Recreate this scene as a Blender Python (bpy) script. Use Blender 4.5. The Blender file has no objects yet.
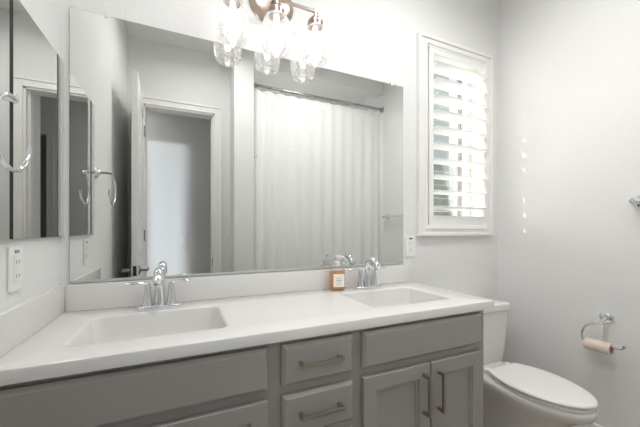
import bpy, bmesh, math, random
from mathutils import Vector, Matrix
random.seed(7)
S = bpy.context.scene
COL = S.collection
PI = math.pi
H = 1.13            # camera height

# ------------------------------------------------------------------ camera
cam_d = bpy.data.cameras.new('camera')
cam_d.sensor_width = 36.0
cam_d.lens = 305.0 / 640.0 * 36.0
cam_d.shift_y = (229.3 - 213.5) / 640.0
cam_d.clip_start = 0.02
cam = bpy.data.objects.new('camera', cam_d); COL.objects.link(cam)
cam.location = (0.0, -1.38, H)
cam.rotation_euler = (math.radians(90), 0, math.radians(-24.3))
S.camera = cam

# ------------------------------------------------------------------ exposure
S.view_settings.view_transform = 'Standard'
S.view_settings.look = 'None'
S.view_settings.gamma = 1.0
S.view_settings.use_curve_mapping = False
S.view_settings.exposure = 0.70
cy = S.cycles
cy.max_bounces = 14; cy.diffuse_bounces = 8; cy.glossy_bounces = 8
cy.transparent_max_bounces = 16; cy.transmission_bounces = 10
cy.sample_clamp_indirect = 6.0
cy.caustics_reflective = True; cy.caustics_refractive = False
cy.use_denoising = True

# ------------------------------------------------------------------ sky and sun
W = bpy.data.worlds.new('sky'); S.world = W; W.use_nodes = True
wn = W.node_tree.nodes; wl = W.node_tree.links
bg = wn['Background']
sky = wn.new('ShaderNodeTexSky'); sky.sky_type = 'NISHITA'; sky.sun_disc = False
sky.sun_elevation = math.radians(34); sky.sun_rotation = math.radians(-45)
sky.altitude = 300; sky.air_density = 1.0; sky.dust_density = 6.0
hz = wn.new('ShaderNodeMix'); hz.data_type = 'RGBA'; hz.inputs[0].default_value = 0.65
hz.inputs[7].default_value = (0.92, 0.96, 1.0, 1)      # bright haze
wl.new(sky.outputs[0], hz.inputs[6]); wl.new(hz.outputs[2], bg.inputs['Color'])
bg.inputs['Strength'].default_value = 0.85

def link_light(name, data, loc, rot=None, direction=None):
    o = bpy.data.objects.new(name, data); COL.objects.link(o); o.location = loc
    if direction is not None:
        o.rotation_euler = Vector(direction).to_track_quat('-Z', 'Y').to_euler()
    elif rot: o.rotation_euler = rot
    return o
sun_d = bpy.data.lights.new('sun', 'SUN'); sun_d.energy = 5.5; sun_d.angle = math.radians(0.53)
sun_d.color = (1.0, 0.97, 0.94)
SUN_DIR = (1.0, -1.0, -0.95)
link_light('sun', sun_d, (0, 4, 6), direction=SUN_DIR)

# daylight crossing the hall behind the open door
hd = bpy.data.lights.new('hall_daylight', 'AREA'); hd.shape = 'RECTANGLE'
hd.size = 0.20; hd.size_y = 2.1; hd.energy = 1.6; hd.color = (0.84, 0.92, 1.0); hd.spread = math.radians(5)
link_light('hall_daylight', hd, (-1.44, -2.25, 1.16), direction=(1.26, -0.67, 0))
hl = bpy.data.lights.new('hall_fill', 'AREA'); hl.shape = 'DISK'  # unseen fill light, added for ambient brightness in the hall
hl.size = 0.3; hl.energy = 2.2; hl.color = (1.0, 0.99, 0.97)
link_light('hall_fill', hl, (-0.7, -2.45, 2.672), direction=(0, 0, -1))
al = bpy.data.lights.new('alcove_fill', 'AREA'); al.shape = 'DISK'  # fill light added behind the header to brighten the tub alcove
al.size = 0.14; al.energy = 4.0; al.spread = math.radians(150); al.color = (1.0, 0.99, 0.98)
link_light('alcove_fill', al, (1.10, -1.53, 2.672), direction=(0, 0, -1))
# unseen ceiling fill lights, added to brighten the bathroom evenly
for lx, ly, e in ((0.20, -0.82, 4.2), (1.08, -0.70, 5.4)):
    cl = bpy.data.lights.new('ceiling_fill', 'AREA'); cl.shape = 'DISK'
    cl.size = 0.30; cl.energy = e; cl.spread = math.radians(165); cl.color = (1.0, 0.99, 0.985)
    link_light('ceiling_fill', cl, (lx, ly, 2.672), direction=(0, 0, -1))

# ------------------------------------------------------------------ materials
def lin(c):
    return tuple(((x / 255.0) / 12.92 if x / 255.0 <= 0.04045 else ((x / 255.0 + 0.055) / 1.055) ** 2.4) for x in c)
MATS = {}
def mat(name, rgb, rough=0.5, metal=0.0, spec=0.5, bump=None, coat=0.0, trans=0.0, ior=1.45, sheen=0.0):
    m = bpy.data.materials.new(name); m.use_nodes = True
    n = m.node_tree.nodes; l = m.node_tree.links
    b = n['Principled BSDF']
    b.inputs['Base Color'].default_value = (*lin(rgb), 1)
    b.inputs['Roughness'].default_value = rough
    b.inputs['Metallic'].default_value = metal
    b.inputs['Specular IOR Level'].default_value = spec
    b.inputs['Coat Weight'].default_value = coat
    b.inputs['Transmission Weight'].default_value = trans
    b.inputs['IOR'].default_value = ior
    b.inputs['Sheen Weight'].default_value = sheen
    # slight procedural variation on every surface
    tc = n.new('ShaderNodeTexCoord')
    nz = n.new('ShaderNodeTexNoise'); nz.inputs['Scale'].default_value = bump[0] if bump else 40.0
    nz.inputs['Detail'].default_value = 3.0
    l.new(tc.outputs['Object'], nz.inputs['Vector'])
    if bump:
        bp = n.new('ShaderNodeBump'); bp.inputs['Strength'].default_value = bump[1]
        bp.inputs['Distance'].default_value = bump[2]
        l.new(nz.outputs['Fac'], bp.inputs['Height']); l.new(bp.outputs['Normal'], b.inputs['Normal'])
    elif metal < 0.5 and trans < 0.1:
        mr = n.new('ShaderNodeMapRange'); mr.inputs['To Min'].default_value = max(0, rough - 0.03)
        mr.inputs['To Max'].default_value = min(1, rough + 0.03)
        l.new(nz.outputs['Fac'], mr.inputs['Value']); l.new(mr.outputs[0], b.inputs['Roughness'])
    MATS[name] = m
    return m
WALL = mat('wall_paint', (229, 229, 228), 0.55, spec=0.3, bump=(95, 0.28, 0.004))
CEIL = mat('ceiling_paint', (230, 230, 228), 0.7, spec=0.2, bump=(95, 0.25, 0.004))
TRIM = mat('white_trim_paint', (236, 235, 233), 0.35)
DOORP = mat('door_paint', (232, 232, 230), 0.35)
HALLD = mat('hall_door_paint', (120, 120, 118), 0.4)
CAB = mat('grey_cabinet_paint', (160, 157, 153), 0.38, spec=0.45)
CABIN = mat('cabinet_shadow_gap', (96, 92, 87), 0.6)
TOP = mat('white_cultured_marble', (222, 221, 219), 0.22, spec=0.5, coat=0.15)
CHROME = mat('chrome', (226, 228, 230), 0.06, metal=1.0)
NICKEL = mat('brushed_nickel', (188, 173, 162), 0.28, metal=1.0)
PULL = mat('satin_nickel_pull', (168, 160, 150), 0.34, metal=1.0)
DARKM = mat('dark_metal', (70, 68, 66), 0.35, metal=1.0)
STEEL = mat('satin_steel', (170, 170, 170), 0.25, metal=1.0)
MIRROR = mat('mirror_silver', (232, 233, 231), 0.0, metal=1.0)
ALU = mat('brushed_aluminium', (190, 191, 190), 0.4, metal=0.3)
EDGE = mat('mirror_edge', (120, 128, 124), 0.2)
BLACK = mat('black_gap', (26, 26, 24), 0.6)
PORC = mat('porcelain', (228, 227, 224), 0.12, spec=0.6, coat=0.3)
LID = mat('toilet_lid_plastic', (238, 238, 236), 0.25)
CARD = mat('cardboard_tan', (205, 178, 158), 0.85, bump=(60, 0.1, 0.002))
PAPER = mat('tissue_paper', (224, 208, 194), 0.9, bump=(60, 0.1, 0.002))
PLATE = mat('white_plastic', (236, 236, 234), 0.3)
SLOT = mat('dark_slot', (60, 62, 66), 0.5)
BLUEMARK = mat('blue_grey_mark', (140, 152, 170), 0.4)
TUB = mat('tub_acrylic', (232, 232, 230), 0.2)
LOUVER = mat('louver_white', (240, 241, 240), 0.4)
GREYW = mat('grey_green_stucco', (186, 193, 184), 0.9, bump=(30, 0.4, 0.01))
STUCCO = mat('pale_stucco', (236, 233, 226), 0.9, bump=(30, 0.4, 0.01))
TAN = mat('tan_stucco', (190, 176, 150), 0.9, bump=(30, 0.4, 0.01))
BROWN = mat('brown_timber', (104, 84, 64), 0.8)
HEDGE = mat('hedge_leaves', (92, 104, 88), 0.9, bump=(14, 0.9, 0.05))
GRAVEL = mat('pale_gravel', (230, 225, 216), 0.95, bump=(60, 0.5, 0.01))
LABEL = mat('cream_label', (246, 238, 226), 0.6)
LINES = mat('grey_print', (150, 140, 130), 0.6)
PUMP = mat('white_pump_plastic', (226, 224, 226), 0.3)

def wood_floor():
    m = mat('grey_plank_floor', (150, 140, 130), 0.45)
    n = m.node_tree.nodes; l = m.node_tree.links; b = n['Principled BSDF']
    tc = n.new('ShaderNodeTexCoord')
    br = n.new('ShaderNodeTexBrick'); br.inputs['Scale'].default_value = 1.0
    br.inputs['Brick Width'].default_value = 1.2; br.inputs['Row Height'].default_value = 0.16
    br.inputs['Mortar Size'].default_value = 0.003
    br.inputs['Color1'].default_value = (*lin((186, 176, 166)), 1)
    br.inputs['Color2'].default_value = (*lin((168, 158, 149)), 1)
    br.inputs['Mortar'].default_value = (*lin((110, 100, 92)), 1)
    mp = n.new('ShaderNodeMapping'); mp.inputs['Scale'].default_value = (18, 1.2, 1)
    mp.inputs['Rotation'].default_value = (0, 0, PI / 2)
    mp2 = n.new('ShaderNodeMapping'); mp2.inputs['Rotation'].default_value = (0, 0, PI / 2)
    nz = n.new('ShaderNodeTexNoise'); nz.inputs['Scale'].default_value = 5; nz.inputs['Detail'].default_value = 6
    mx = n.new('ShaderNodeMix'); mx.data_type = 'RGBA'; mx.blend_type = 'MULTIPLY'; mx.inputs[0].default_value = 0.6
    cr = n.new('ShaderNodeValToRGB'); cr.color_ramp.elements[0].color = (.55, .53, .5, 1); cr.color_ramp.elements[0].position = .3
    cr.color_ramp.elements[1].position = .65
    l.new(tc.outputs['Object'], mp.inputs['Vector']); l.new(mp.outputs[0], nz.inputs['Vector'])
    l.new(tc.outputs['Object'], mp2.inputs['Vector']); l.new(mp2.outputs[0], br.inputs['Vector'])
    l.new(nz.outputs['Fac'], cr.inputs[0]); l.new(br.outputs['Color'], mx.inputs[6]); l.new(cr.outputs[0], mx.inputs[7])
    l.new(mx.outputs[2], b.inputs['Base Color'])
    return m
FLOOR = wood_floor()

def thin_glass(name, tint, gloss=0.10, haze=0.0, seeds=0.0, hue=(.95, .95, .95)):
    m = bpy.data.materials.new(name); m.use_nodes = True
    n = m.node_tree.nodes; l = m.node_tree.links
    n.remove(n['Principled BSDF']); out = n['Material Output']
    tr = n.new('ShaderNodeBsdfTransparent'); tr.inputs[0].default_value = (*tint, 1)
    gl = n.new('ShaderNodeBsdfGlossy'); gl.inputs['Roughness'].default_value = 0.04
    fr = n.new('ShaderNodeFresnel'); fr.inputs['IOR'].default_value = 1.5
    ad = n.new('ShaderNodeMath'); ad.operation = 'MULTIPLY_ADD'; ad.inputs[1].default_value = 0.6; ad.inputs[2].default_value = gloss * 0.2
    l.new(fr.outputs[0], ad.inputs[0])
    mx = n.new('ShaderNodeMixShader'); l.new(ad.outputs[0], mx.inputs[0])
    l.new(tr.outputs[0], mx.inputs[1]); l.new(gl.outputs[0], mx.inputs[2])
    last = mx
    if haze or seeds:
        df = n.new('ShaderNodeBsdfTranslucent'); df.inputs[0].default_value = (*hue, 1)
        d2 = n.new('ShaderNodeBsdfDiffuse'); d2.inputs[0].default_value = (*hue, 1)
        md = n.new('ShaderNodeMixShader'); l.new(df.outputs[0], md.inputs[1]); l.new(d2.outputs[0], md.inputs[2])
        tc = n.new('ShaderNodeTexCoord'); vo = n.new('ShaderNodeTexVoronoi'); vo.inputs['Scale'].default_value = 70
        l.new(tc.outputs['Object'], vo.inputs['Vector'])
        cr = n.new('ShaderNodeMapRange'); cr.inputs['From Min'].default_value = 0.12; cr.inputs['From Max'].default_value = 0.3
        cr.inputs['To Min'].default_value = haze + seeds; cr.inputs['To Max'].default_value = haze
        l.new(vo.outputs['Distance'], cr.inputs['Value'])
        m2 = n.new('ShaderNodeMixShader'); l.new(cr.outputs[0], m2.inputs[0]); l.new(last.outputs[0], m2.inputs[1]); l.new(md.outputs[0], m2.inputs[2])
        last = m2
    l.new(last.outputs[0], out.inputs['Surface'])
    MATS[name] = m
    return m
PANE = thin_glass('window_glass', (.95, .97, .96))
SHADE = thin_glass('seeded_glass', (.97, .97, .97), 0.1, haze=0.20, seeds=0.18)
ORANGE = thin_glass('orange_soap', (1.0, .78, .55), 0.2, haze=0.42, hue=(1.0, .68, .38))
CLEAR = thin_glass('clear_glass', (.98, .97, .95), 0.1, haze=0.04)

def emit(name, rgb, strength):
    m = bpy.data.materials.new(name); m.use_nodes = True
    n = m.node_tree.nodes; l = m.node_tree.links
    n.remove(n['Principled BSDF'])
    e = n.new('ShaderNodeEmission'); e.inputs[0].default_value = (*rgb, 1); e.inputs[1].default_value = strength
    l.new(e.outputs[0], n['Material Output'].inputs['Surface'])
    MATS[name] = m
    return m
BULB = emit('lit_bulb', (1.0, 0.965, 0.935), 5.2)
FILLGLOW = emit('fill_light_glow', (1.0, 0.985, 0.965), 3.0)  # glow for the discs of the added fill lights

def curtain_mat():
    m = mat('white_chevron_fabric', (236, 237, 236), 0.85, sheen=0.2)
    n = m.node_tree.nodes; l = m.node_tree.links; b = n['Principled BSDF']
    uv = n.new('ShaderNodeUVMap'); uv.uv_map = 'UVMap'
    sp = n.new('ShaderNodeSeparateXYZ'); l.new(uv.outputs[0], sp.inputs[0])
    def math_(op, a, bb=None, c=None):
        k = n.new('ShaderNodeMath'); k.operation = op
        for i, v in enumerate((a, bb, c)):
            if v is None: continue
            if isinstance(v, (int, float)): k.inputs[i].default_value = v
            else: l.new(v, k.inputs[i])
        return k.outputs[0]
    tri = math_('PINGPONG', sp.outputs[0], 0.075)
    v2 = math_('MULTIPLY_ADD', tri, 0.8, sp.outputs[1])
    s = math_('SINE', math_('MULTIPLY', v2, 2 * PI / 0.042))
    st = math_('SMOOTH_MAX', s, -0.4, 0.3)
    mr = n.new('ShaderNodeMapRange'); mr.inputs['From Min'].default_value = -0.6; mr.inputs['From Max'].default_value = 1
    l.new(s, mr.inputs['Value'])
    mx = n.new('ShaderNodeMix'); mx.data_type = 'RGBA'
    mx.inputs[6].default_value = (*lin((238, 239, 238)), 1); mx.inputs[7].default_value = (*lin((233, 234, 233)), 1)
    l.new(mr.outputs[0], mx.inputs[0]); l.new(mx.outputs[2], b.inputs['Base Color'])
    bp = n.new('ShaderNodeBump'); bp.inputs['Strength'].default_value = 0.14; bp.inputs['Distance'].default_value = 0.005
    l.new(mr.outputs[0], bp.inputs['Height']); l.new(bp.outputs['Normal'], b.inputs['Normal'])
    return m
CURTAIN = curtain_mat()

# ------------------------------------------------------------------ mesh helpers
class MB:
    def __init__(self): self.bm = bmesh.new()
    def _merge(self, t):
        me = bpy.data.meshes.new('tmp'); t.to_mesh(me); t.free(); self.bm.from_mesh(me); bpy.data.meshes.remove(me)
        return self
    def box(self, x0, x1, y0, y1, z0, z1, bev=0.0, seg=2, rot=None, pivot=None):
        t = bmesh.new(); bmesh.ops.create_cube(t, size=1.0)
        for v in t.verts:
            v.co = Vector(((x0 + x1) / 2 + v.co.x * (x1 - x0), (y0 + y1) / 2 + v.co.y * (y1 - y0), (z0 + z1) / 2 + v.co.z * (z1 - z0)))
        if bev: bmesh.ops.bevel(t, geom=t.edges[:], offset=bev, segments=seg, profile=0.6, affect='EDGES', clamp_overlap=True)
        if rot is not None:
            bmesh.ops.rotate(t, verts=t.verts, cent=pivot or ((x0 + x1) / 2, (y0 + y1) / 2, (z0 + z1) / 2), matrix=rot)
        return self._merge(t)
    def loft(self, rings, cap0=True, cap1=True, closed=True):
        bm = self.bm
        R = [[bm.verts.new(p) for p in r] for r in rings]
        n = len(R[0])
        for a, b in zip(R, R[1:]):
            for i in range(n if closed else n - 1):
                j = (i + 1) % n
                bm.faces.new((a[i], a[j], b[j], b[i]))
        if cap0: bm.faces.new(list(reversed(R[0])))
        if cap1: bm.faces.new(R[-1])
        return self
    def tube(self, pts, r, n=14, caps=True, flat=None):
        pts = [Vector(p) for p in pts]
        rs = r if isinstance(r, (list, tuple)) else [r] * len(pts)
        rings = []
        up = None
        for i, p in enumerate(pts):
            d = (pts[min(i + 1, len(pts) - 1)] - pts[max(i - 1, 0)]).normalized()
            if up is None:
                up = Vector((0, 0, 1)) if abs(d.z) < 0.9 else Vector((0, 1, 0))
            s = d.cross(up).normalized(); up = s.cross(d).normalized()
            fx, fy = (1, 1) if flat is None else flat
            rings.append([p + s * math.cos(2 * PI * k / n) * rs[i] * fx + up * math.sin(2 * PI * k / n) * rs[i] * fy for k in range(n)])
        return self.loft(rings, caps, caps)
    def lathe(self, prof, c, axis='z', n=28, cap0=False, cap1=False):
        c = Vector(c); rings = []
        for r, h in prof:
            ring = []
            for k in range(n):
                a = 2 * PI * k / n; x, y = r * math.cos(a), r * math.sin(a)
                o = {'z': Vector((x, y, h)), 'x': Vector((h, x, y)), 'y': Vector((y, h, x)), '-x': Vector((-h, y, x)), '-y': Vector((x, -h, y))}[axis]
                ring.append(c + o)
            rings.append(ring)
        return self.loft(rings, cap0, cap1)
    def prism(self, outline, z0, z1, bev=0.0):
        # closed outline in xy, rounded a little at both rims
        cx = sum(p[0] for p in outline) / len(outline); cyy = sum(p[1] for p in outline) / len(outline)
        def ring(k, z): return [Vector((cx + (p[0] - cx) * k, cyy + (p[1] - cyy) * k, z)) for p in outline]
        if bev:
            w = max(abs(p[0] - cx) for p in outline); k = 1 - bev / w; k2 = 1 - 0.3 * bev / w
            return self.loft([ring(k, z0), ring(k2, z0 + 0.3 * bev), ring(1, z0 + bev), ring(1, z1 - bev), ring(k2, z1 - 0.3 * bev), ring(k, z1)])
        return self.loft([ring(1, z0), ring(1, z1)])
    def build(self, name, m, parent=None, smooth=None, recalc=True):
        bm = self.bm
        if recalc: bmesh.ops.recalc_face_normals(bm, faces=bm.faces[:])
        if parent is not None:
            o = ORG.get(parent.name_full, Vector((0, 0, 0)))
            for v in bm.verts: v.co -= o
        me = bpy.data.meshes.new(name); bm.to_mesh(me); bm.free()
        me.materials.append(m)
        if smooth is not None:
            for p in me.polygons: p.use_smooth = True
            me.set_sharp_from_angle(angle=math.radians(smooth))
        ob = bpy.data.objects.new(name, me); COL.objects.link(ob)
        if parent is not None:
            ob.parent = parent; ORG[ob.name_full] = ORG.get(parent.name_full, Vector((0, 0, 0)))
        return ob
ORG = {}
def thing(name, loc, label, cat, group=None):
    o = bpy.data.objects.new(name, None); COL.objects.link(o); o.location = loc; o.empty_display_size = 0.05
    ORG[o.name_full] = Vector(loc)
    o['label'] = label; o['category'] = cat
    if group: o['group'] = group
    return o
def tag(o, label, cat, group=None):
    o['label'] = label; o['category'] = cat
    if group: o['group'] = group
    return o
def structure(o, label=None):
    o['kind'] = 'structure'
    if label: o['label'] = label
    return o
def copy_tree(o, parent=None):
    c = o.copy(); COL.objects.link(c)
    if parent is not None: c.parent = parent
    for ch in [x for x in o.children]: copy_tree(ch, c)
    return c
def rrect(cx, cyy, hx, hy, r, n=6):
    pts = []
    for sx, sy, a0 in ((1, 1, 0), (-1, 1, 90), (-1, -1, 180), (1, -1, 270)):
        for k in range(n + 1):
            a = math.radians(a0 + 90 * k / n)
            pts.append((cx + sx * (hx - r) + r * math.cos(a), cyy + sy * (hy - r) + r * math.sin(a)))
    return pts
def arc(c, r, a0, a1, n, u, v):
    c = Vector(c); u = Vector(u); v = Vector(v)
    return [c + u * r * math.cos(math.radians(a0 + (a1 - a0) * k / n)) + v * r * math.sin(math.radians(a0 + (a1 - a0) * k / n)) for k in range(n + 1)]
def bez(p0, p1, p2, p3, n=10):
    P = [Vector(p) for p in (p0, p1, p2, p3)]
    return [(1 - t) ** 3 * P[0] + 3 * (1 - t) ** 2 * t * P[1] + 3 * (1 - t) * t * t * P[2] + t ** 3 * P[3] for t in [k / n for k in range(n + 1)]]

# ------------------------------------------------------------------ room shell
XL, XR, CZ = -0.400, 1.937, 2.68
REAR = -1.50
structure(MB().box(-1.75, 2.2, -3.2, 0.16, -0.12, 0.0).build('floor', FLOOR))
structure(MB().box(-1.75, 2.2, -3.2, 0.16, CZ, CZ + 0.25).build('ceiling', CEIL))
WX0, WX1, WZ0, WZ1 = 1.297, 1.824, H + 0.003, H + 1.092
structure(MB().box(XL - 0.12, WX0, 0, 0.16, 0, CZ).box(WX1, XR + 0.12, 0, 0.16, 0, CZ)
          .box(WX0, WX1, 0, 0.16, 0, WZ0).box(WX0, WX1, 0, 0.16, WZ1, CZ).build('wall_back', WALL))
structure(MB().box(XL - 0.12, XL, REAR - 0.12, 0, 0, CZ).build('wall_left', WALL))
structure(MB().box(XR, XR + 0.12, -2.2, 0, 0, CZ).build('wall_right', WALL))
DX0, DX1, DZ = -0.292, 0.262, 2.155
PX0, PX1, PY = 0.397, 0.561, -1.26
structure(MB().box(XL, DX0, REAR - 0.12, REAR, 0, CZ).box(DX1, PX0, REAR - 0.12, REAR, 0, CZ)
          .box(DX0, DX1, REAR - 0.12, REAR, DZ, CZ).build('wall_rear', WALL))
structure(MB().box(PX0, PX1, -2.2, PY, 0, CZ).build('wall_partition', WALL))
structure(MB().box(PX1, XR, -2.2, -2.08, 0, CZ).build('wall_alcove', WALL))
structure(MB().box(PX1, XR, -1.42, -1.30, H + 1.43, CZ).build('wall_header', WALL))
# hall behind the door
structure(MB().box(-1.62, 0.58, -3.04, -2.92, 0, CZ).box(1.32, 2.1, -3.04, -2.92, 0, CZ).box(0.58, 1.32, -3.04, -2.92, 2.17, CZ).build('wall_hall_far', WALL))
structure(MB().box(-1.62, -1.50, -2.92, -1.62, 0, CZ).build('wall_hall_left', WALL))
structure(MB().box(1.98, 2.1, -2.92, -2.2, 0, CZ).build('wall_hall_right', WALL))
structure(MB().box(-1.50, XL - 0.12, -1.74, -1.62, 0, CZ).build('wall_hall_near', WALL))

def base(name, x0, x1, y0, y1):
    o = MB().box(x0, x1, y0, y1, 0, 0.135, bev=0.005).build(name, TRIM); structure(o); return o
base('baseboard_right', XR - 0.014, XR, -1.29, -0.0145)
base('baseboard_back', 1.125, XR - 0.0145, -0.014, 0)
base('baseboard_left', XL, XL + 0.014, REAR + 0.02, -0.525)
base('baseboard_hall', -1.49, 0.50, -2.92, -2.906)

def casing(name, x0, x1, z1, yf, sgn, w=0.062):
    # moulded door casing around an opening, on a wall face at yf
    b = MB()
    for (a0, a1, c0, c1) in ((x0 - w, x0, 0, z1 + w), (x1, x1 + w, 0, z1 + w), (x0, x1, z1, z1 + w)):
        b.box(a0, a1, min(yf, yf + sgn * 0.012), max(yf, yf + sgn * 0.012), c0, c1, bev=0.003)
    e = 0.016
    for (a0, a1, c0, c1) in ((x0 - w, x0 - w + e, 0, z1 + w), (x1 + w - e, x1 + w, 0, z1 + w), (x0 - w, x1 + w, z1 + w - e, z1 + w)):
        b.box(a0, a1, min(yf, yf + sgn * 0.020), max(yf, yf + sgn * 0.020), c0, c1, bev=0.004)
    return structure(b.build(name, TRIM))
casing('trim_1', DX0, DX1, DZ, REAR, 1)
# jamb lining of the bathroom doorway
jb = MB().box(DX0, DX0 + 0.014, REAR - 0.12, REAR, 0, DZ).box(DX1 - 0.014, DX1, REAR - 0.12, REAR, 0, DZ).box(DX0, DX1, REAR - 0.12, REAR, DZ - 0.014, DZ)
jb.box(DX1 - 0.026, DX1 - 0.014, REAR - 0.075, REAR - 0.04, 0, DZ - 0.014)
jbo = structure(jb.build('trim_2', TRIM))
sp_ = MB().box(DX1 - 0.0165, DX1 - 0.0138, REAR - 0.036, REAR - 0.008, 0.80, 0.87, bev=0.001).build('strike_plate', DARKM, jbo)
casing('trim_3', 0.58, 1.32, 2.17, -2.92, 1)

# bathroom door, standing open against the left wall
def door_leaf(name, x0, x1, y0, y1, z0, z1, m):
    b = MB().box(x0, x1, y0, y1, z0, z1, bev=0.002)
    for (pz0, pz1) in ((z0 + 0.22, z0 + 0.98), (z0 + 1.14, z1 - 0.14)):
        for sx in (x0, x1):
            s = -1 if sx == x0 else 1
            a0, a1 = sorted((sx, sx + s * 0.006))
            py0, py1 = y0 + 0.11, y1 - 0.11
            for q in ((py0, py0 + 0.02, pz0, pz1), (py1 - 0.02, py1, pz0, pz1), (py0, py1, pz0, pz0 + 0.02), (py0, py1, pz1 - 0.02, pz1)):
                b.box(a0, a1, q[0], q[1], q[2], q[3], bev=0.003)
            b.box(a0, a1 if s > 0 else a1, py0 + 0.055, py1 - 0.055, pz0 + 0.055, pz1 - 0.055, bev=0.003)
    return b.build(name, m)
LX0, LX1, LY1, LY0 = -0.321, -0.285, -0.885, -1.490
d1 = structure(door_leaf('door_1', LX0, LX1, LY0, LY1, 0.012, 2.14, DOORP))
hz, hy = H - 0.265, LY1 - 0.06
for s, x in ((-1, LX0), (1, LX1)):
    hb = MB()
    hb.lathe([(0.001, 0), (0.030, 0), (0.031, 0.004), (0.026, 0.010), (0.012, 0.012), (0.010, 0.05), (0.001, 0.05)], (x, hy, hz), axis='x' if s > 0 else '-x', n=24)
    hb.tube([(x + s * 0.048, hy + 0.008, hz), (x + s * 0.05, hy - 0.02, hz), (x + s * 0.05, hy - 0.06, hz + 0.002), (x + s * 0.046, hy - 0.11, hz - 0.004)], [0.010, 0.009, 0.008, 0.007], n=12)
    hb.build('door_handle', STEEL, d1, smooth=40)
MB().box(LX0 + 0.008, LX1 - 0.008, LY1 - 0.001, LY1 + 0.0015, hz - 0.032, hz + 0.032, bev=0.0005).build('latch_plate', DARKM, d1)
for z in (0.22, 1.08, 1.93):
    MB().tube([(LX1 + 0.004, LY0 - 0.004, z - 0.045), (LX1 + 0.004, LY0 - 0.004, z + 0.045)], 0.006, n=10).build('hinge', STEEL, d1, smooth=40)
_r = Matrix.Rotation(math.radians(-2.6), 4, 'Z'); _p = Vector((LX1, LY0, 0))
d1.rotation_euler.z = math.radians(-2.6); d1.location = _p - _r @ _p
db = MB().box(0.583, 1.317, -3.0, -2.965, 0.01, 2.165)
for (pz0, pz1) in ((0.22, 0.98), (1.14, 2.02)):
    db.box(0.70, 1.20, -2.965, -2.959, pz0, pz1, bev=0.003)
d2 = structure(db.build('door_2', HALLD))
MB().lathe([(0.001, 0), (0.03, 0), (0.03, 0.008), (0.011, 0.01), (0.011, 0.035), (0.026, 0.04), (0.028, 0.055), (0.018, 0.066), (0.001, 0.068)], (1.25, -2.9655, 0.95), axis='y', n=20).build('door_handle', STEEL, d2, smooth=40)

# ------------------------------------------------------------------ window with plantation shutter
TX0, TX1, TZ0, TZ1 = 1.234, 1.860, H - 0.040, H + 1.136
wb = MB()
def frame(b, x0, x1, z0, z1, w, y0, y1, bev=0.004):
    b.box(x0, x0 + w, y0, y1, z0, z1, bev); b.box(x1 - w, x1, y0, y1, z0, z1, bev)
    b.box(x0 + w * 0.9, x1 - w * 0.9, y0, y1, z0, z0 + w, bev); b.box(x0 + w * 0.9, x1 - w * 0.9, y0, y1, z1 - w, z1, bev)
frame(wb, TX0, TX1, TZ0, TZ1, 0.066, -0.018, 0.0)
frame(wb, TX0, TX1, TZ0, TZ1, 0.020, -0.027, -0.01)
frame(wb, TX0 + 0.048, TX1 - 0.048, TZ0 + 0.036, TZ1 - 0.036, 0.018, -0.024, 0.03)
# jamb lining
for q in ((WX0, WX0 + 0.008, WZ0, WZ1), (WX1 - 0.008, WX1, WZ0, WZ1), (WX0, WX1, WZ0, WZ0 + 0.008), (WX0, WX1, WZ1 - 0.008, WZ1)):
    wb.box(q[0], q[1], 0.0, 0.159, q[2], q[3])
w1 = structure(wb.build('window_1', TRIM), 'white framed window beside the mirror')
sb = MB(); frame(sb, WX0 + 0.008, WX1 - 0.008, WZ0 + 0.008, WZ1 - 0.008, 0.035, 0.115, 0.15)
sb.box(WX0 + 0.03, WX1 - 0.03, 0.120, 0.145, H + 0.53, H + 0.56)
sb.build('sash', TRIM, w1)
MB().box(WX0 + 0.04, WX1 - 0.04, 0.131, 0.134, WZ0 + 0.04, WZ1 - 0.04).build('pane', PANE, w1)

sh = thing('plantation_shutter', (1.56, 0.0, WZ0), 'white plantation shutter with ten level louvers in the window beside the mirror', 'shutter')
SX0, SX1 = 1.318, 1.806       # outer edges of the panel
OX0, OX1 = 1.352, 1.786       # louver opening
BZ0, SP = H + 0.130, 0.0935
for a, b_ in ((SX0, OX0), (OX1, SX1)):
    MB().box(a, b_, -0.016, 0.012, WZ0 + 0.012, WZ1 - 0.012, bev=0.002).build('stile', LOUVER, sh)
for a, b_ in ((WZ0 + 0.012, H + 0.083), (H + 1.040, WZ1 - 0.012)):
    MB().box(OX0, OX1, -0.015, 0.011, a, b_, bev=0.002).build('rail', LOUVER, sh)
def louver(z, notch):
    n = 20; pts = []
    for k in range(n):
        a = 2 * PI * k / n
        pts.append((0.0 + 0.050 * math.cos(a), 0.0055 * math.sin(a)))
    b = MB()
    xe = OX1 - 0.0005
    def seg(x0, x1, y_from, y_to):
        pr = [(max(y_from, min(y_to, y)), zz if y_from <= y <= y_to else 0.0055 * math.sqrt(max(0, 1 - (max(y_from, min(y_to, y)) / 0.05) ** 2)) * (1 if zz >= 0 else -1)) for y, zz in pts]
        b.loft([[Vector((x, y, z + zz)) for y, zz in pr] for x in (x0, x1)])
    if notch:
        seg(OX0 + 0.001, xe - 0.015, -0.06, 0.06)
        b.box(xe - 0.016, xe, -0.048, -0.029, z - 0.0022, z + 0.0022, bev=0.001)
        b.box(xe - 0.016, xe, -0.013, 0.048, z - 0.0022, z + 0.0022, bev=0.001)
    else:
        seg(OX0 + 0.001, xe, -0.06, 0.06)
    bmesh.ops.rotate(b.bm, verts=b.bm.verts[:], cent=(0, 0, z), matrix=Matrix.Rotation(math.radians(-6), 3, 'X'))
    return b.build('louver', LOUVER, sh, smooth=35)
for i in range(10):
    louver(BZ0 + SP * i, i < 7)

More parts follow.
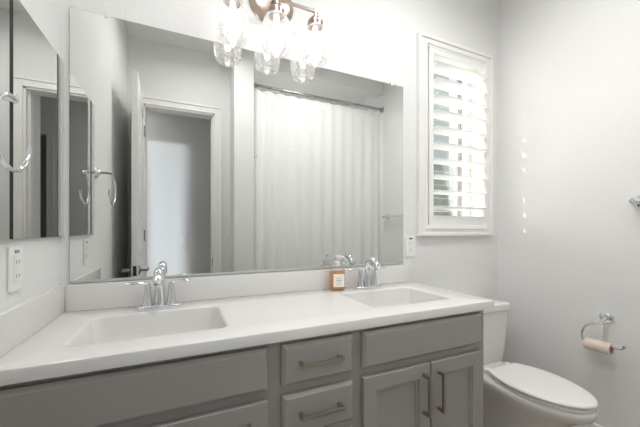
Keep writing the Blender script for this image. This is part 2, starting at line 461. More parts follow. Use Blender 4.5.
# outside: paved yard, neighbour's wall, posts and hedge
structure(MB().box(-8, 16, 0.16, 14, -0.25, -0.15).build('ground', GRAVEL))
nb = MB().box(-2, 15, 6.4, 6.7, -0.15, 3.3).build('boundary_wall', STUCCO); tag(nb, 'pale stucco wall standing beyond the window louvers', 'wall'); nb['kind'] = 'structure'
for pn, (px0, px1, py0), pm_, plab in (('porch_post', (5.20, 5.32, 3.0), TAN, 'narrower tan porch post next to the brown timber post beyond the louvers'),
                                      ('porch_post', (5.37, 5.54, 3.05), TAN, 'wider tan porch post farthest right beyond the louvers'),
                                      ('timber_post', (5.09, 5.155, 3.05), BROWN, 'thin brown timber post left of the tan porch posts beyond the louvers')):
    po = thing(pn, ((px0 + px1) / 2, py0 + 0.06, -0.15), plab, 'post')
    MB().box(px0, px1, py0, py0 + (px1 - px0), -0.05, 5.2, bev=0.008).build('shaft', pm_, po)
    MB().box(px0 - 0.012, px1 + 0.012, py0 - 0.012, py0 + (px1 - px0) + 0.012, -0.15, -0.05, bev=0.006).build('footing', pm_, po)
gw = MB().box(3.9, 5.72, 3.9, 6.3, -0.15, 5.9).box(3.8, 5.80, 3.8, 6.35, 5.9, 6.05).build('neighbour_building', GREYW); tag(gw, 'grey-green neighbouring building beyond the left of the window louvers', 'building')
hb = MB()
t = bmesh.new(); bmesh.ops.create_icosphere(t, subdivisions=4, radius=1.0)
from mathutils import noise
for v in t.verts:
    d = v.co.normalized(); r = 1 + 0.22 * noise.noise(d * 3.1) + 0.10 * noise.noise(d * 9.0)
    v.co = Vector((4.42 + d.x * r * 0.30, 3.2 + d.y * r * 0.42, 1.15 + d.z * r * 1.3))
hb._merge(t)
tag(hb.build('shrub', HEDGE, smooth=80), 'grey-green shrub outside at the left of the window louvers', 'shrub')

# ------------------------------------------------------------------ big wall mirror
mir = thing('wall_mirror', (0.385, -0.004, H - 0.189), 'large frameless mirror above the double sink vanity', 'mirror')
MX0, MX1, MZ0, MZ1 = -0.370, 1.134, H - 0.189, H + 0.801
MB().box(MX0, MX1, -0.0075, -0.0065, MZ0, MZ1).build('glass', MIRROR, mir)
MB().box(MX0 - 0.001, MX1 + 0.001, -0.0065, 0.0, MZ0, MZ1 + 0.001).build('backing', EDGE, mir)
for x in (-0.26, 1.055):
    MB().box(x - 0.007, x + 0.007, -0.011, 0.0, MZ1 - 0.008, MZ1 + 0.014, bev=0.002).build('clip', PUMP, mir)
MB().box(MX0, MX1, -0.0105, 0.0, MZ0 - 0.006, MZ0 + 0.003, bev=0.001).build('bottom_channel', ALU, mir)

# ------------------------------------------------------------------ mirror panel on the left wall
sm = thing('side_mirror', (XL, -0.21, H - 0.025), 'tall narrow mirror panel on the left wall beside the large mirror', 'mirror')
MB().box(XL, XL + 0.010, -0.423, -0.002, H - 0.023, H + 0.596).build('backing', EDGE, sm)
MB().box(XL + 0.010, XL + 0.012, -0.363, -0.001, H - 0.025, H + 0.598).build('glass', MIRROR, sm)
MB().box(XL + 0.010, XL + 0.012, -0.425, -0.379, H - 0.025, H + 0.598).build('glass', MIRROR, sm)
MB().box(XL + 0.009, XL + 0.0125, -0.379, -0.363, H - 0.025, H + 0.598).build('dark_strip', BLACK, sm)

# ------------------------------------------------------------------ vanity cabinet
FY = -0.52
van = thing('vanity_cabinet', (0.36, -0.26, 0.0), 'warm grey vanity cabinet with bar pulls under the white double sink top', 'cabinet')
vb = MB()
CR = 1.146
vb.box(XL + 0.002, XL + 0.020, -0.4995, -0.002, 0.0, 0.800)
vb.box(CR - 0.018, CR, -0.4995, -0.002, 0.0, 0.800)
vb.box(XL + 0.020, CR - 0.018, -0.480, -0.002, 0.095, 0.113)
vb.box(XL + 0.020, CR - 0.018, -0.012, -0.002, 0.113, 0.800)
vb.box(XL + 0.020, CR - 0.018, -0.44, -0.425, 0.0, 0.095)
for xa, xb in ((XL + 0.002, XL + 0.030), (0.212, 0.282), (0.497, 0.562), (CR - 0.050, CR)):
    vb.box(xa, xb, -0.500, -0.482, 0.095, 0.800)
for za, zb in ((0.095, 0.150), (0.622, 0.680), (0.774, 0.800)):
    vb.box(XL + 0.002, CR, -0.4998, -0.482, za, zb)
for za, zb in ((0.312, 0.364), (0.468, 0.520)):
    vb.box(0.25, 0.53, -0.4998, -0.482, za, zb)
vb.build('carcass', CAB, van)
def slab_front(name, x0, x1, z0, z1, parent):
    t = bmesh.new(); b = MB()
    e = 0.011; y0, ym, y1 = -0.5005, -0.511, FY
    def r(x, y, k): return [Vector((x0 + k, y, z0 + k)), Vector((x1 - k, y, z0 + k)), Vector((x1 - k, y, z1 - k)), Vector((x0 + k, y, z1 - k))]
    b.loft([r(0, y0, 0), r(0, ym, 0), r(0, y1 + 0.0015, e * 0.75), r(0, y1, e)])
    t.free()
    return b.build(name, CAB, parent)
def shaker(name, x0, x1, z0, z1, parent):
    b = MB(); w = 0.052; y0, y1 = -0.5005, FY
    for q in ((x0, x0 + w, z0, z1), (x1 - w, x1, z0, z1), (x0 + w - .004, x1 - w + .004, z0, z0 + w), (x0 + w - .004, x1 - w + .004, z1 - w, z1)):
        b.box(q[0], q[1], y1, y0, q[2], q[3], bev=0.003)
    e = 0.010
    for q in ((x0 + w, x0 + w + e, z0 + w, z1 - w), (x1 - w - e, x1 - w, z0 + w, z1 - w), (x0 + w, x1 - w, z0 + w, z0 + w + e), (x0 + w, x1 - w, z1 - w - e, z1 - w)):
        b.box(q[0], q[1], y1 + 0.006, y0, q[2], q[3], bev=0.003)
    b.box(x0 + w, x1 - w, y1 + 0.012, y0, z0 + w, z1 - w)
    return b.build(name, CAB, parent)
def pull(cx, cz, L, vertical, parent):
    b = MB(); t = 0.0055; yo = FY - 0.034
    if vertical:
        b.box(cx - t, cx + t, yo, yo + 0.010, cz - L / 2, cz + L / 2, bev=0.0018)
        for s in (-1, 1): b.box(cx - t, cx + t, yo + 0.006, FY - 0.0005, cz + s * (L / 2 - 0.006) - t, cz + s * (L / 2 - 0.006) + t, bev=0.0015)
    else:
        b.box(cx - L / 2, cx + L / 2, yo, yo + 0.010, cz - t, cz + t, bev=0.0018)
        for s in (-1, 1): b.box(cx + s * (L / 2 - 0.006) - t, cx + s * (L / 2 - 0.006) + t, yo + 0.006, FY - 0.0005, cz - t, cz + t, bev=0.0015)
    return b.build('handle', PULL, parent)
R1 = (0.664, 0.787); R2T = 0.636
slab_front('false_front', XL + 0.012, 0.225, *R1, van)
slab_front('false_front', 0.548, 1.118, *R1, van)
for z0, z1 in (R1, (0.508, R2T), (0.352, 0.480), (0.135, 0.324)):
    d = slab_front('drawer', 0.269, 0.510, z0, z1, van)
    pull(0.388, (z0 + z1) / 2 + 0.004, 0.142, False, d)
for (x0, x1, px) in ((XL + 0.012, -0.0885, -0.117), (-0.0815, 0.225, -0.053), (0.548, 0.8365, 0.806), (0.8425, 1.112, 0.873)):
    d = shaker('door', x0, x1, 0.135, R2T, van)
    pull(px, 0.530, 0.146, True, d)

# ------------------------------------------------------------------ vanity top with two integral basins
TZ, TB, TF, TXR = H - 0.295, H - 0.328, -0.523, 1.185
vt = thing('countertop', (0.39, -0.26, TB), 'white double sink countertop with backsplash on the grey vanity', 'countertop')
bm = MB(); B = bm.bm
x0, x1, y0, y1 = XL + 0.001, TXR, TF, -0.001
basins = [(-0.073, -0.279), (0.857, -0.279)]
HX, HY = 0.203, 0.150
def loop(pts, z): return [B.verts.new((p[0], p[1], z)) for p in pts]
def edges(vs): return [B.edges.new((vs[i], vs[(i + 1) % len(vs)])) for i in range(len(vs))]
er = 0.007
outer = rrect((x0 + x1) / 2, (y0 + y1) / 2, (x1 - x0) / 2, (y1 - y0) / 2, 0.006, 3)
def inset(k): return rrect((x0 + x1) / 2, (y0 + y1) / 2, (x1 - x0) / 2 - k, (y1 - y0) / 2 - k, 0.006, 3)
L0 = loop(inset(er), TZ); es = edges(L0)
for bx, by in basins: es += edges(loop(rrect(bx, by, HX, HY, 0.030), TZ))
bmesh.ops.triangle_fill(B, use_beauty=True, use_dissolve=False, edges=es)
L1 = loop(inset(er * 0.3), TZ - er * 0.3); L2 = loop(inset(0), TZ - er); L3 = loop(inset(0), TB)
L4 = loop(inset(0.02), TB)
for a, b_ in ((L0, L1), (L1, L2), (L2, L3), (L3, L4)):
    for i in range(len(a)):
        j = (i + 1) % len(a); B.faces.new((a[i], a[j], b_[j], b_[i]))
bm.build('slab', TOP, vt, smooth=40)
for bx, by in basins:
    rings = []
    for ins, dz, r in ((-0.0004, 0.0, 0.030), (0.0022, -0.001, 0.030), (0.005, -0.004, 0.030), (0.0065, -0.010, 0.030), (0.012, -0.07, 0.032), (0.018, -0.095, 0.034), (0.032, -0.112, 0.04), (0.065, -0.120, 0.05), (0.12, -0.124, 0.03)):
        rings.append([Vector((p[0], p[1], TZ + dz)) for p in rrect(bx, by, HX - ins, HY - ins, min(r, HY - ins - 0.001))])
    bs = MB().loft(rings, cap0=False, cap1=True).build('basin', TOP, vt, smooth=50)
    MB().lathe([(0.001, 0.003), (0.016, 0.003), (0.021, 0.002), (0.022, -0.0005)], (bx, by, TZ - 0.1235), n=24).build('drain', CHROME, bs, smooth=40)
MB().box(XL + 0.0205, TXR, -0.021, -0.001, TZ, H - 0.198, bev=0.003).build('backsplash', TOP, vt, smooth=40)
MB().box(XL + 0.0005, XL + 0.0205, TF + 0.006, -0.001, TZ, H - 0.198, bev=0.003).build('side_splash', TOP, vt, smooth=40)

# ------------------------------------------------------------------ faucets
def faucet(cx, label):
    y = -0.080
    f = thing('faucet', (cx, y, TZ), label, 'faucet', 'faucets on the vanity top')
    base_o = rrect(cx, y, 0.078, 0.029, 0.028, 8)
    MB().prism(base_o, TZ, TZ + 0.012, bev=0.004).build('base_plate', CHROME, f, smooth=50)
    # spout: tapered column that bends forward and down
    path = [(cx, y, TZ + 0.010), (cx, y, TZ + 0.05), (cx, y - 0.002, TZ + 0.09)] + bez((cx, y - 0.004, TZ + 0.105), (cx, y - 0.012, TZ + 0.145), (cx, y - 0.066, TZ + 0.160), (cx, y - 0.092, TZ + 0.110), 12)
    rad = [0.0215, 0.0175, 0.0150] + [0.0150 + 0.0010 * k / 12 for k in range(13)]
    s = MB().tube(path, rad, n=20).build('spout', CHROME, f, smooth=50)
    MB().tube([(cx, y - 0.090, TZ + 0.114), (cx, y - 0.096, TZ + 0.102)], 0.0145, n=18).build('aerator', CHROME, s, smooth=50)
    MB().tube([(cx, y + 0.021, TZ + 0.008), (cx, y + 0.021, TZ + 0.075)], 0.0022, n=8).lathe([(0.001, 0.0), (0.005, 0.001), (0.006, 0.006), (0.004, 0.011), (0.001, 0.012)], (cx, y + 0.021, TZ + 0.073), n=12).build('lift_rod', CHROME, f, smooth=50)
    for sgn in (-1, 1):
        hx = cx + sgn * 0.040
        h = MB().lathe([(0.0195, 0.008), (0.018, 0.018), (0.0135, 0.045), (0.0108, 0.070), (0.0105, 0.084), (0.009, 0.092), (0.001, 0.094)], (hx, y, TZ), n=24)
        pts = bez((hx - sgn * 0.004, y, TZ + 0.080), (hx + sgn * 0.008, y, TZ + 0.104), (hx + sgn * 0.040, y - 0.002, TZ + 0.096), (hx + sgn * 0.070, y - 0.006, TZ + 0.096), 10)
        rr = [0.010, 0.0098, 0.0092, 0.0086, 0.0082, 0.0082, 0.0086, 0.009, 0.0092, 0.0085, 0.0045]
        h.tube(pts, rr, n=14, flat=(1.0, 0.62)).build('handle', CHROME, f, smooth=50)
    return f
fc = faucet(-0.078, 'chrome two-handle faucet behind the left sink')
f2 = copy_tree(fc); f2.location.x = 0.848; f2['label'] = 'chrome two-handle faucet behind the right sink, beside the soap bottle'

# ------------------------------------------------------------------ soap bottle
sbx, sby = 0.683, -0.070
so = thing('soap_bottle', (sbx, sby, TZ), 'square orange hand soap bottle with white pump beside the right faucet', 'soap bottle')
RZ = Matrix.Rotation(math.radians(-16), 3, 'Z')
def rz(pts, z): return [Vector((sbx, sby, 0)) + RZ @ Vector((p[0], p[1], 0)) + Vector((0, 0, z)) for p in pts]
ringd = ((0.031, 0.020, 0.0), (0.034, 0.023, 0.004), (0.034, 0.023, 0.098), (0.031, 0.020, 0.108), (0.014, 0.014, 0.114), (0.013, 0.013, 0.124))
MB().loft([rz(rrect(0, 0, a, b_, min(0.006, b_ - .001) if a > 0.02 else 0.0129), TZ + z) for a, b_, z in ringd], cap1=False).build('bottle', CLEAR, so, smooth=45)
MB().loft([rz(rrect(0, 0, 0.0315, 0.0205, 0.005), TZ + z) for z in (0.007, 0.093)]).build('liquid_soap', ORANGE, so, smooth=45)
lb = MB().loft([rz([(-0.023, -0.0236), (0.030, -0.0236), (0.030, -0.0231), (-0.023, -0.0231)], TZ + z) for z in (0.020, 0.082)]).build('label', LABEL, so)
ln = MB()
for z, w in ((0.062, 0.013), (0.052, 0.016), (0.044, 0.010), (0.034, 0.014)):
    ln.loft([rz([(-0.0 - w + 0.004, -0.0239), (w + 0.004, -0.0239), (w + 0.004, -0.02355), (-w + 0.004, -0.02355)], TZ + zz) for zz in (z - 0.001, z + 0.001)])
ln.build('print_lines', LINES, lb)
pm = MB().lathe([(0.015, 0.120), (0.0155, 0.122), (0.0155, 0.138), (0.012, 0.141), (0.0045, 0.142), (0.0045, 0.156), (0.010, 0.157), (0.011, 0.168), (0.001, 0.170)], (sbx, sby, TZ), n=22)
pm.tube([(sbx, sby, TZ + 0.163), (sbx + 0.015, sby - 0.016, TZ + 0.164), (sbx + 0.026, sby - 0.029, TZ + 0.158)], [0.006, 0.005, 0.004], n=10)
pm.build('pump', PUMP, so, smooth=45)

# ------------------------------------------------------------------ vanity light
CXL, CZL = 0.375, H + 1.045
lt = thing('vanity_light', (CXL, 0, CZL), 'nickel three-globe light fixture with seeded glass shades above the mirror', 'light fixture')
MB().lathe([(0.001, 0.0), (0.105, 0.0), (0.107, 0.004), (0.100, 0.012), (0.07, 0.022), (0.03, 0.027), (0.001, 0.028)], (CXL, 0, CZL), axis='-y', n=40).build('canopy', NICKEL, lt, smooth=50)
ey = -0.088; barz = H + 1.005
MB().tube([(CXL, -0.02, CZL - 0.01), (CXL, -0.06, CZL - 0.016), (CXL, ey, barz)], 0.009, n=14).build('stem', NICKEL, lt, smooth=50)
MB().box(CXL - 0.19, CXL + 0.20, ey - 0.006, ey + 0.006, barz - 0.006, barz + 0.006, bev=0.002).build('arm', NICKEL, lt)
for sx in (0.190, 0.375, 0.560):
    sk = MB().lathe([(0.001, 0.012), (0.009, 0.010), (0.009, -0.024), (0.016, -0.030), (0.028, -0.038), (0.034, -0.050), (0.036, -0.050), (0.036, -0.062), (0.034, -0.062), (0.034, -0.074), (0.031, -0.074), (0.031, -0.055), (0.001, -0.048)], (sx, ey, barz), n=28).build('socket', NICKEL, lt, smooth=40)
    prof = [(0.031, -0.066), (0.035, -0.071), (0.046, -0.080), (0.055, -0.096), (0.0605, -0.118), (0.063, -0.145), (0.0625, -0.180), (0.060, -0.205), (0.055, -0.224), (0.049, -0.234), (0.046, -0.236), (0.0455, -0.234)]
    shd = MB().lathe(prof, (sx, ey, barz), n=36).build('glass_shade', SHADE, lt, smooth=80)
    MB().lathe([(0.001, -0.070), (0.010, -0.072), (0.011, -0.090), (0.014, -0.108), (0.016, -0.130), (0.015, -0.155), (0.010, -0.178), (0.001, -0.186)], (sx, ey, barz), n=20).build('bulb', BULB, lt, smooth=80)

# glowing ceiling discs added to go with the fill lights (off frame)
for (lx, ly, r, lab) in ((0.20, -0.82, 0.16, 'round added fill light on the ceiling above the left sink'), (1.08, -0.70, 0.16, 'round added fill light on the ceiling over the middle of the bathroom'), (-0.7, -2.45, 0.16, 'round added fill light on the ceiling in the hall'), (1.10, -1.53, 0.075, 'small round added fill light on the ceiling over the bathtub')):
    q = thing('ceiling_fill_light', (lx, ly, CZ), lab, 'light')
    MB().lathe([(r, 0.0), (r + 0.02, 0.0), (r + 0.02, -0.005), (r, -0.008)], (lx, ly, CZ - 0.0005), n=32).build('trim_ring', TRIM, q, smooth=40)
    MB().lathe([(0.001, -0.002), (r, -0.002)], (lx, ly, CZ - 0.0005), n=32).build('lens', FILLGLOW, q)

# ------------------------------------------------------------------ outlets and switches
def outlet(name, axis, c, label, group='white outlet plates'):
    o = thing(name, c, label, 'outlet', group)
    cx, cyy, cz = c
    def bx(u0, u1, z0, z1, d0, d1, bev=0.0):
        b = MB()
        if axis == '-y': b.box(cx + u0, cx + u1, cyy - d1, cyy - d0, cz + z0, cz + z1, bev)
        elif axis == 'x': b.box(cx + d0, cx + d1, cyy + u0, cyy + u1, cz + z0, cz + z1, bev)
        elif axis == '-x': b.box(cx - d1, cx - d0, cyy + u0, cyy + u1, cz + z0, cz + z1, bev)
        elif axis == 'y': b.box(cx + u0, cx + u1, cyy + d0, cyy + d1, cz + z0, cz + z1, bev)
        return b
    bx(-0.036, 0.036, -0.058, 0.058, 0.0, 0.006, 0.003).build('plate', PLATE, o)
    return o, bx
for (axis, c, lab) in (('-y', (1.189, 0.0, H - 0.097), 'white outlet plate on the wall between the mirror and window'),
                       ('x', (XL, -0.328, H - 0.102), 'white outlet plate on the left wall under the side mirror')):
    o, bx = outlet('power_outlet', axis, c, lab)
    rc = bx(-0.017, 0.017, -0.034, 0.034, 0.005, 0.0085, 0.001).build('receptacle', PLATE, o)
    sl = None
    for z in (0.017, -0.019):
        b = bx(-0.008, -0.006, z - 0.005, z + 0.005, 0.008, 0.0088)
        b.box(*((c[0] + 0.006, c[0] + 0.008, c[1] - 0.0088, c[1] - 0.008) if axis == '-y' else (c[0] + 0.008, c[0] + 0.0088, c[1] + 0.006, c[1] + 0.008)), c[2] + z - 0.004, c[2] + z + 0.004)
        b.build('slot', SLOT, rc)
    bx(-0.011, 0.011, 0.040, 0.048, 0.005, 0.0078, 0.001).build('sensor', BLUEMARK if axis == 'x' else SLOT, o)
def switch(axis, c, lab, group=None):
    o, bx = outlet('light_switch', axis, c, lab, group); o['category'] = 'switch'
    bx(-0.017, 0.017, -0.033, 0.033, 0.005, 0.009, 0.002).build('rocker', PLATE, o)
    return o
switch('-x', (PX0, -1.385, H - 0.138), 'white light switch on the partition side by the doorway, reflected in the mirror')
switch('y', (0.01, -2.92, H - 0.135), 'white light switch on the hall wall through the doorway')

# ------------------------------------------------------------------ towel ring (left wall)
tr = thing('towel_ring', (XL, -0.50, H + 0.285), 'chrome open towel ring on the left wall over the side mirror edge', 'towel ring')
rx = XL + 0.070; rcx, rcz, rr_ = -0.515, H + 0.205, 0.078
MB().lathe([(0.001, 0.0), (0.029, 0.0), (0.030, 0.004), (0.026, 0.010), (0.014, 0.016), (0.011, 0.022), (0.001, 0.023)], (XL, -0.500, H + 0.285), axis='x', n=12).build('wall_plate', CHROME, tr, smooth=30)
MB().tube([(XL + 0.018, -0.500, H + 0.285), (XL + 0.045, -0.500, H + 0.288), (XL + 0.072, -0.501, H + 0.284)], [0.009, 0.008, 0.010], n=14).build('post', CHROME, tr, smooth=45)
ringp = arc((rx, rcx, rcz), rr_, 78, 352, 44, (0, 1, 0), (0, 0, 1))
MB().tube(ringp, [0.0048] * 44 + [0.004], n=12).build('ring', CHROME, tr, smooth=60)

# ------------------------------------------------------------------ toilet paper holder and roll (right wall)
tpy, tpz = -0.580, H - 0.440
tp = thing('toilet_paper_holder', (XR, tpy, tpz), 'chrome open-arm toilet paper holder on the right wall beside the toilet', 'toilet paper holder')
MB().lathe([(0.001, 0.0), (0.029, 0.0), (0.030, 0.005), (0.026, 0.012), (0.014, 0.017), (0.001, 0.018)], (XR, tpy, tpz), axis='-x', n=10).build('wall_plate', CHROME, tp, smooth=25)
ax = XR - 0.060
MB().tube([(XR - 0.014, tpy, tpz - 0.002), (XR - 0.040, tpy + 0.001, tpz - 0.016), (ax, tpy + 0.002, tpz - 0.030)], [0.010, 0.009, 0.012], n=14).build('post', CHROME, tp, smooth=45)
armp = [Vector((ax, tpy + 0.001, tpz - 0.034))] + bez((ax, tpy + 0.018, tpz - 0.031), (ax, tpy + 0.074, tpz - 0.030), (ax, tpy + 0.096, tpz - 0.125), (ax, tpy + 0.055, tpz - 0.128), 16) + \
       [Vector((ax, tpy + 0.02, tpz - 0.126)), Vector((ax, tpy - 0.06, tpz - 0.124))] + bez((ax, tpy - 0.066, tpz - 0.124), (ax, tpy - 0.080, tpz - 0.124), (ax, tpy - 0.088, tpz - 0.120), (ax, tpy - 0.088, tpz - 0.104), 6)
MB().tube(armp, 0.0062, n=12).build('arm', CHROME, tp, smooth=60)
rl_ = thing('toilet_paper_roll', (ax, tpy + 0.01, tpz - 0.150), 'nearly empty tan toilet paper roll on the chrome holder', 'toilet paper')
RR = 0.030; rcz2 = tpz - 0.1255 - 0.013
ry0, ry1 = tpy - 0.042, tpy + 0.060
MB().lathe([(0.0205, ry0), (0.0275, ry0), (0.029, ry0 + 0.001), (0.029, ry1 - 0.001), (0.0275, ry1), (0.0205, ry1)], (ax, 0, rcz2), axis='y', n=32).build('paper', PAPER, rl_, smooth=40)
MB().lathe([(0.0195, ry0 + 0.0005), (0.0207, ry0 - 0.0005), (0.0207, ry1 + 0.0005), (0.0195, ry1)], (ax, 0, rcz2), axis='y', n=32).lathe([(0.0195, ry0 + 0.0005), (0.0195, ry1)], (ax, 0, rcz2), axis='y', n=32).build('core', CARD, rl_, smooth=40)

# ------------------------------------------------------------------ towel bar (right wall)
tbz = H + 0.129; tbx = XR - 0.062
tb = thing('towel_bar', (XR, -0.95, tbz), 'chrome towel bar on the right wall, partly in the mirror', 'towel bar')
for y in (-0.700, -1.215):
    pb = MB().lathe([(0.001, 0.0), (0.027, 0.0), (0.028, 0.004), (0.024, 0.011), (0.013, 0.016), (0.011, 0.05), (0.014, 0.054), (0.015, 0.066), (0.010, 0.074), (0.001, 0.075)], (XR, y, tbz), axis='-x', n=20)
    pb.build('post', CHROME, tb, smooth=30)
MB().tube([(tbx, -1.215, tbz), (tbx, -0.70, tbz)], 0.0105, n=14).build('bar', CHROME, tb, smooth=50)

# ------------------------------------------------------------------ toilet
tx = 1.560
to = thing('toilet', (tx, -0.35, 0), 'white two-piece toilet with closed lid between vanity and right wall', 'toilet')
def egg(z, yb, yf, hw, hb, n=40, sq=2.0, ym=None):
    # outline in plan: rounded back edge at yb (half width hb), widest hw, elliptic front at yf
    ym = ym if ym is not None else yb + (yf - yb) * 0.42
    pts = []
    for k in range(n):
        a = 2 * PI * k / n
        c_, s_ = math.cos(a), math.sin(a)
        if s_ <= 0:   # front half
            x = hw * math.copysign(abs(c_) ** 1.0, c_); y = ym + (ym - yf) * s_
        else:         # back half, squarer
            x = hw * math.copysign(abs(c_) ** 0.55, c_); y = ym + (yb - ym) * s_ ** 0.75
            f_ = max(0.0, min(1.0, (y - ym) / (yb - ym)))
            x *= 1 - (1 - hb / hw) * f_ ** 1.3
        pts.append(Vector((tx + x, y, z)))
    return pts
bowl = MB()
bowl.loft([egg(0.0, -0.12, -0.575, 0.108, 0.10), egg(0.03, -0.12, -0.570, 0.102, 0.095), egg(0.12, -0.14, -0.555, 0.092, 0.08),
           egg(0.19, -0.15, -0.565, 0.098, 0.085), egg(0.25, -0.15, -0.600, 0.122, 0.105), egg(0.298, -0.15, -0.655, 0.148, 0.128), egg(0.320, -0.15, -0.688, 0.160, 0.14),
           egg(0.340, -0.15, -0.698, 0.165, 0.145), egg(0.359, -0.15, -0.698, 0.165, 0.145), egg(0.367, -0.152, -0.690, 0.159, 0.14)])
bowl.build('bowl', PORC, to, smooth=60)
def lid_outline(k):
    hw, hb, yb, yf = 0.157 + k, 0.108 + k, -0.290 - k * -1, -0.697 - k
    ym = -0.45; pts = []
    for i in range(11): pts.append((-hb + 2 * hb * i / 10, yb + 0.004 * (1 - (2 * i / 10 - 1) ** 2)))
    for i in range(1, 10):      # right side, back corner to widest point
        t_ = i / 10; pts.append((hb + (hw - hb) * math.sin(t_ * PI / 2), yb + (ym - yb) * t_))
    for i in range(0, 25):      # front half ellipse
        a_ = PI * i / 24; pts.append((hw * math.cos(a_), ym + (yf - ym) * math.sin(a_)))
    for i in range(9, 0, -1):
        t_ = i / 10; pts.append((-(hb + (hw - hb) * math.sin(t_ * PI / 2)), yb + (ym - yb) * t_))
    return [(tx + p[0], p[1]) for p in reversed(pts)]
def lring(k, z): return [Vector((p[0], p[1], z)) for p in lid_outline(k)]
MB().loft([lring(-0.008, 0.3675), lring(-0.004, 0.3685), lring(-0.002, 0.3730), lring(-0.002, 0.3790), lring(-0.006, 0.3815)]).build('seat', LID, to, smooth=50)
MB().loft([lring(-0.006, 0.3845), lring(0.0, 0.3870), lring(0.0015, 0.3920), lring(0.0, 0.3970), lring(-0.006, 0.4005), lring(-0.02, 0.4020), lring(-0.06, 0.4030)]).build('lid', LID, to, smooth=60)
for s in (-1, 1):
    MB().box(tx + s * 0.078 - 0.018, tx + s * 0.078 + 0.018, -0.287, -0.257, 0.367, 0.392, bev=0.006).build('hinge', LID, to, smooth=40)
tk = []
for z, hw, yf, yb in ((0.360, 0.150, -0.195, -0.03), (0.370, 0.160, -0.202, -0.022), (0.44, 0.168, -0.208, -0.018), (0.58, 0.180, -0.216, -0.014), (0.664, 0.185, -0.220, -0.012)):
    tk.append([Vector((p[0], p[1], z)) for p in rrect(tx, (yf + yb) / 2, hw, (yb - yf) / 2, 0.035, 6)])
MB().loft(tk).build('tank', PORC, to, smooth=60)
tl = []
for z, k in ((0.664, -0.002), (0.668, 0.006), (0.694, 0.008), (0.702, 0.004), (0.706, -0.008)):
    tl.append([Vector((p[0], p[1], z)) for p in rrect(tx, -0.116, 0.186 + k, 0.104 + min(k, 0.006), 0.036, 6)])
MB().loft(tl).build('tank_lid', PORC, to, smooth=60)
MB().lathe([(0.001, 0), (0.013, 0), (0.013, 0.008), (0.001, 0.009)], (tx - 0.13, -0.217, 0.617), axis='-y', n=16).tube([(tx - 0.13, -0.229, 0.617), (tx - 0.10, -0.233, 0.615), (tx - 0.065, -0.231, 0.611)], [0.006, 0.007, 0.005], n=10).build('flush_lever', CHROME, to, smooth=45)

# ------------------------------------------------------------------ shower: rod, curtain, tub
RZ_ = H + 1.268; RY = -1.315
rod = thing('shower_curtain_rod', ((PX1 + XR) / 2, RY, RZ_), 'straight chrome shower curtain rod across the tub alcove', 'curtain rod')
MB().tube([(PX1 + 0.006, RY, RZ_), (XR - 0.006, RY, RZ_)], 0.0125, n=16).build('tube', STEEL, rod, smooth=50)
MB().lathe([(0.001, 0.0), (0.030, 0.0), (0.030, 0.006), (0.018, 0.012), (0.016, 0.035), (0.001, 0.035)], (PX1, RY, RZ_), axis='x', n=20).build('flange', STEEL, rod, smooth=40)
MB().lathe([(0.001, 0.0), (0.030, 0.0), (0.030, 0.006), (0.018, 0.012), (0.016, 0.035), (0.001, 0.035)], (XR, RY, RZ_), axis='-x', n=20).build('flange', STEEL, rod, smooth=40)
cu = thing('shower_curtain', (1.23, RY, 0.12), 'white shower curtain with woven chevron pattern hanging from the rod', 'shower curtain')
cb = bmesh.new(); NX, NZ = 150, 26
uvl = cb.loops.layers.uv.new('UVMap')
CX0, CX1, CZ0, CZ1 = 0.572, 1.884, 0.16, RZ_ - 0.030
rows = []; uvs = {}
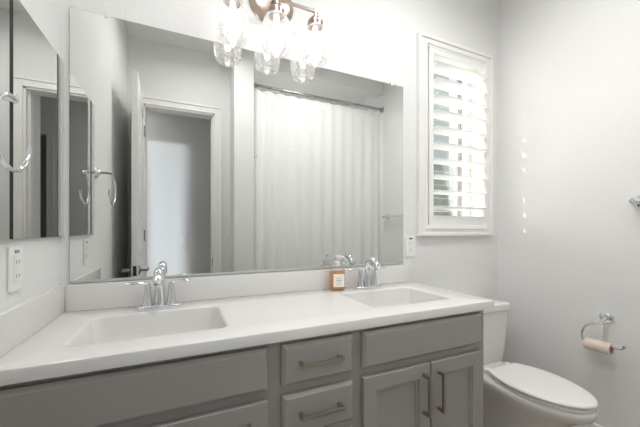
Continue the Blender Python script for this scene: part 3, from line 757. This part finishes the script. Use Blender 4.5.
for j in range(NZ + 1):
    fz = j / NZ; z = CZ0 + (CZ1 - CZ0) * fz; row = []
    for i in range(NX + 1):
        fx = i / NX; x = CX0 + (CX1 - CX0) * fx
        amp = 0.012 * (0.55 + 0.45 * math.sin(fx * 7.0 + 1.0) ** 2) * (0.75 + 0.25 * (1 - fz))
        y = RY - 0.004 + amp * math.sin(fx * 2 * PI * 11 + 0.6 * math.sin(fx * 9) + 0.15 * math.sin(fz * 5)) * (1.6 if fx < 0.16 else 0.62)
        zz = z - (0.010 * abs(math.sin(fx * PI * 11)) if j == NZ else 0)
        v = cb.verts.new(Vector((x, y, zz)) - Vector(cu.location)); row.append(v); uvs[v] = (fx * 1.55, z)
    rows.append(row)
for a, b_ in zip(rows, rows[1:]):
    for i in range(NX):
        f = cb.faces.new((a[i], a[i + 1], b_[i + 1], b_[i])); f.smooth = True
        for lp in f.loops: lp[uvl].uv = uvs[lp.vert]
cme = bpy.data.meshes.new('fabric'); cb.to_mesh(cme); cb.free(); cme.materials.append(CURTAIN)
co = bpy.data.objects.new('fabric', cme); COL.objects.link(co); co.parent = cu
md = co.modifiers.new('thickness', 'SOLIDIFY'); md.thickness = 0.0015
for k in range(12):
    hx = CX0 + 0.02 + (CX1 - CX0 - 0.04) * k / 11
    MB().tube(arc((hx, RY, RZ_ - 0.006), 0.021, 0, 360, 20, (0, 1, 0), (0, 0, 1)), 0.0018, n=6, caps=False).build('hook', STEEL, cu, smooth=60)
tubo = thing('bathtub', (1.25, -1.72, 0), 'white bathtub in the alcove behind the shower curtain', 'bathtub')
rings = []
tcx, tcy = (PX1 + XR) / 2, -1.725
thx, thy = (XR - PX1) / 2 - 0.004, 0.345
for ins, z in ((0.0, 0.0), (0.0, 0.44), (0.004, 0.45), (0.06, 0.45), (0.07, 0.44), (0.10, 0.20), (0.14, 0.10), (0.20, 0.09)):
    rings.append([Vector((p[0], p[1], z)) for p in rrect(tcx, tcy, thx - ins, thy - ins, 0.02 + ins * 0.6, 5)])
MB().loft(rings).build('shell', TUB, tubo, smooth=40)
hk = thing('robe_hook', (PX1, -1.278, H + 0.637), 'small chrome robe hook on the partition end beside the curtain', 'hook')
MB().lathe([(0.001, 0.0), (0.016, 0.0), (0.016, 0.004), (0.006, 0.006), (0.005, 0.020), (0.010, 0.024), (0.010, 0.030), (0.001, 0.032)], (PX1, -1.278, H + 0.637), axis='x', n=16).build('knob', CHROME, hk, smooth=40)
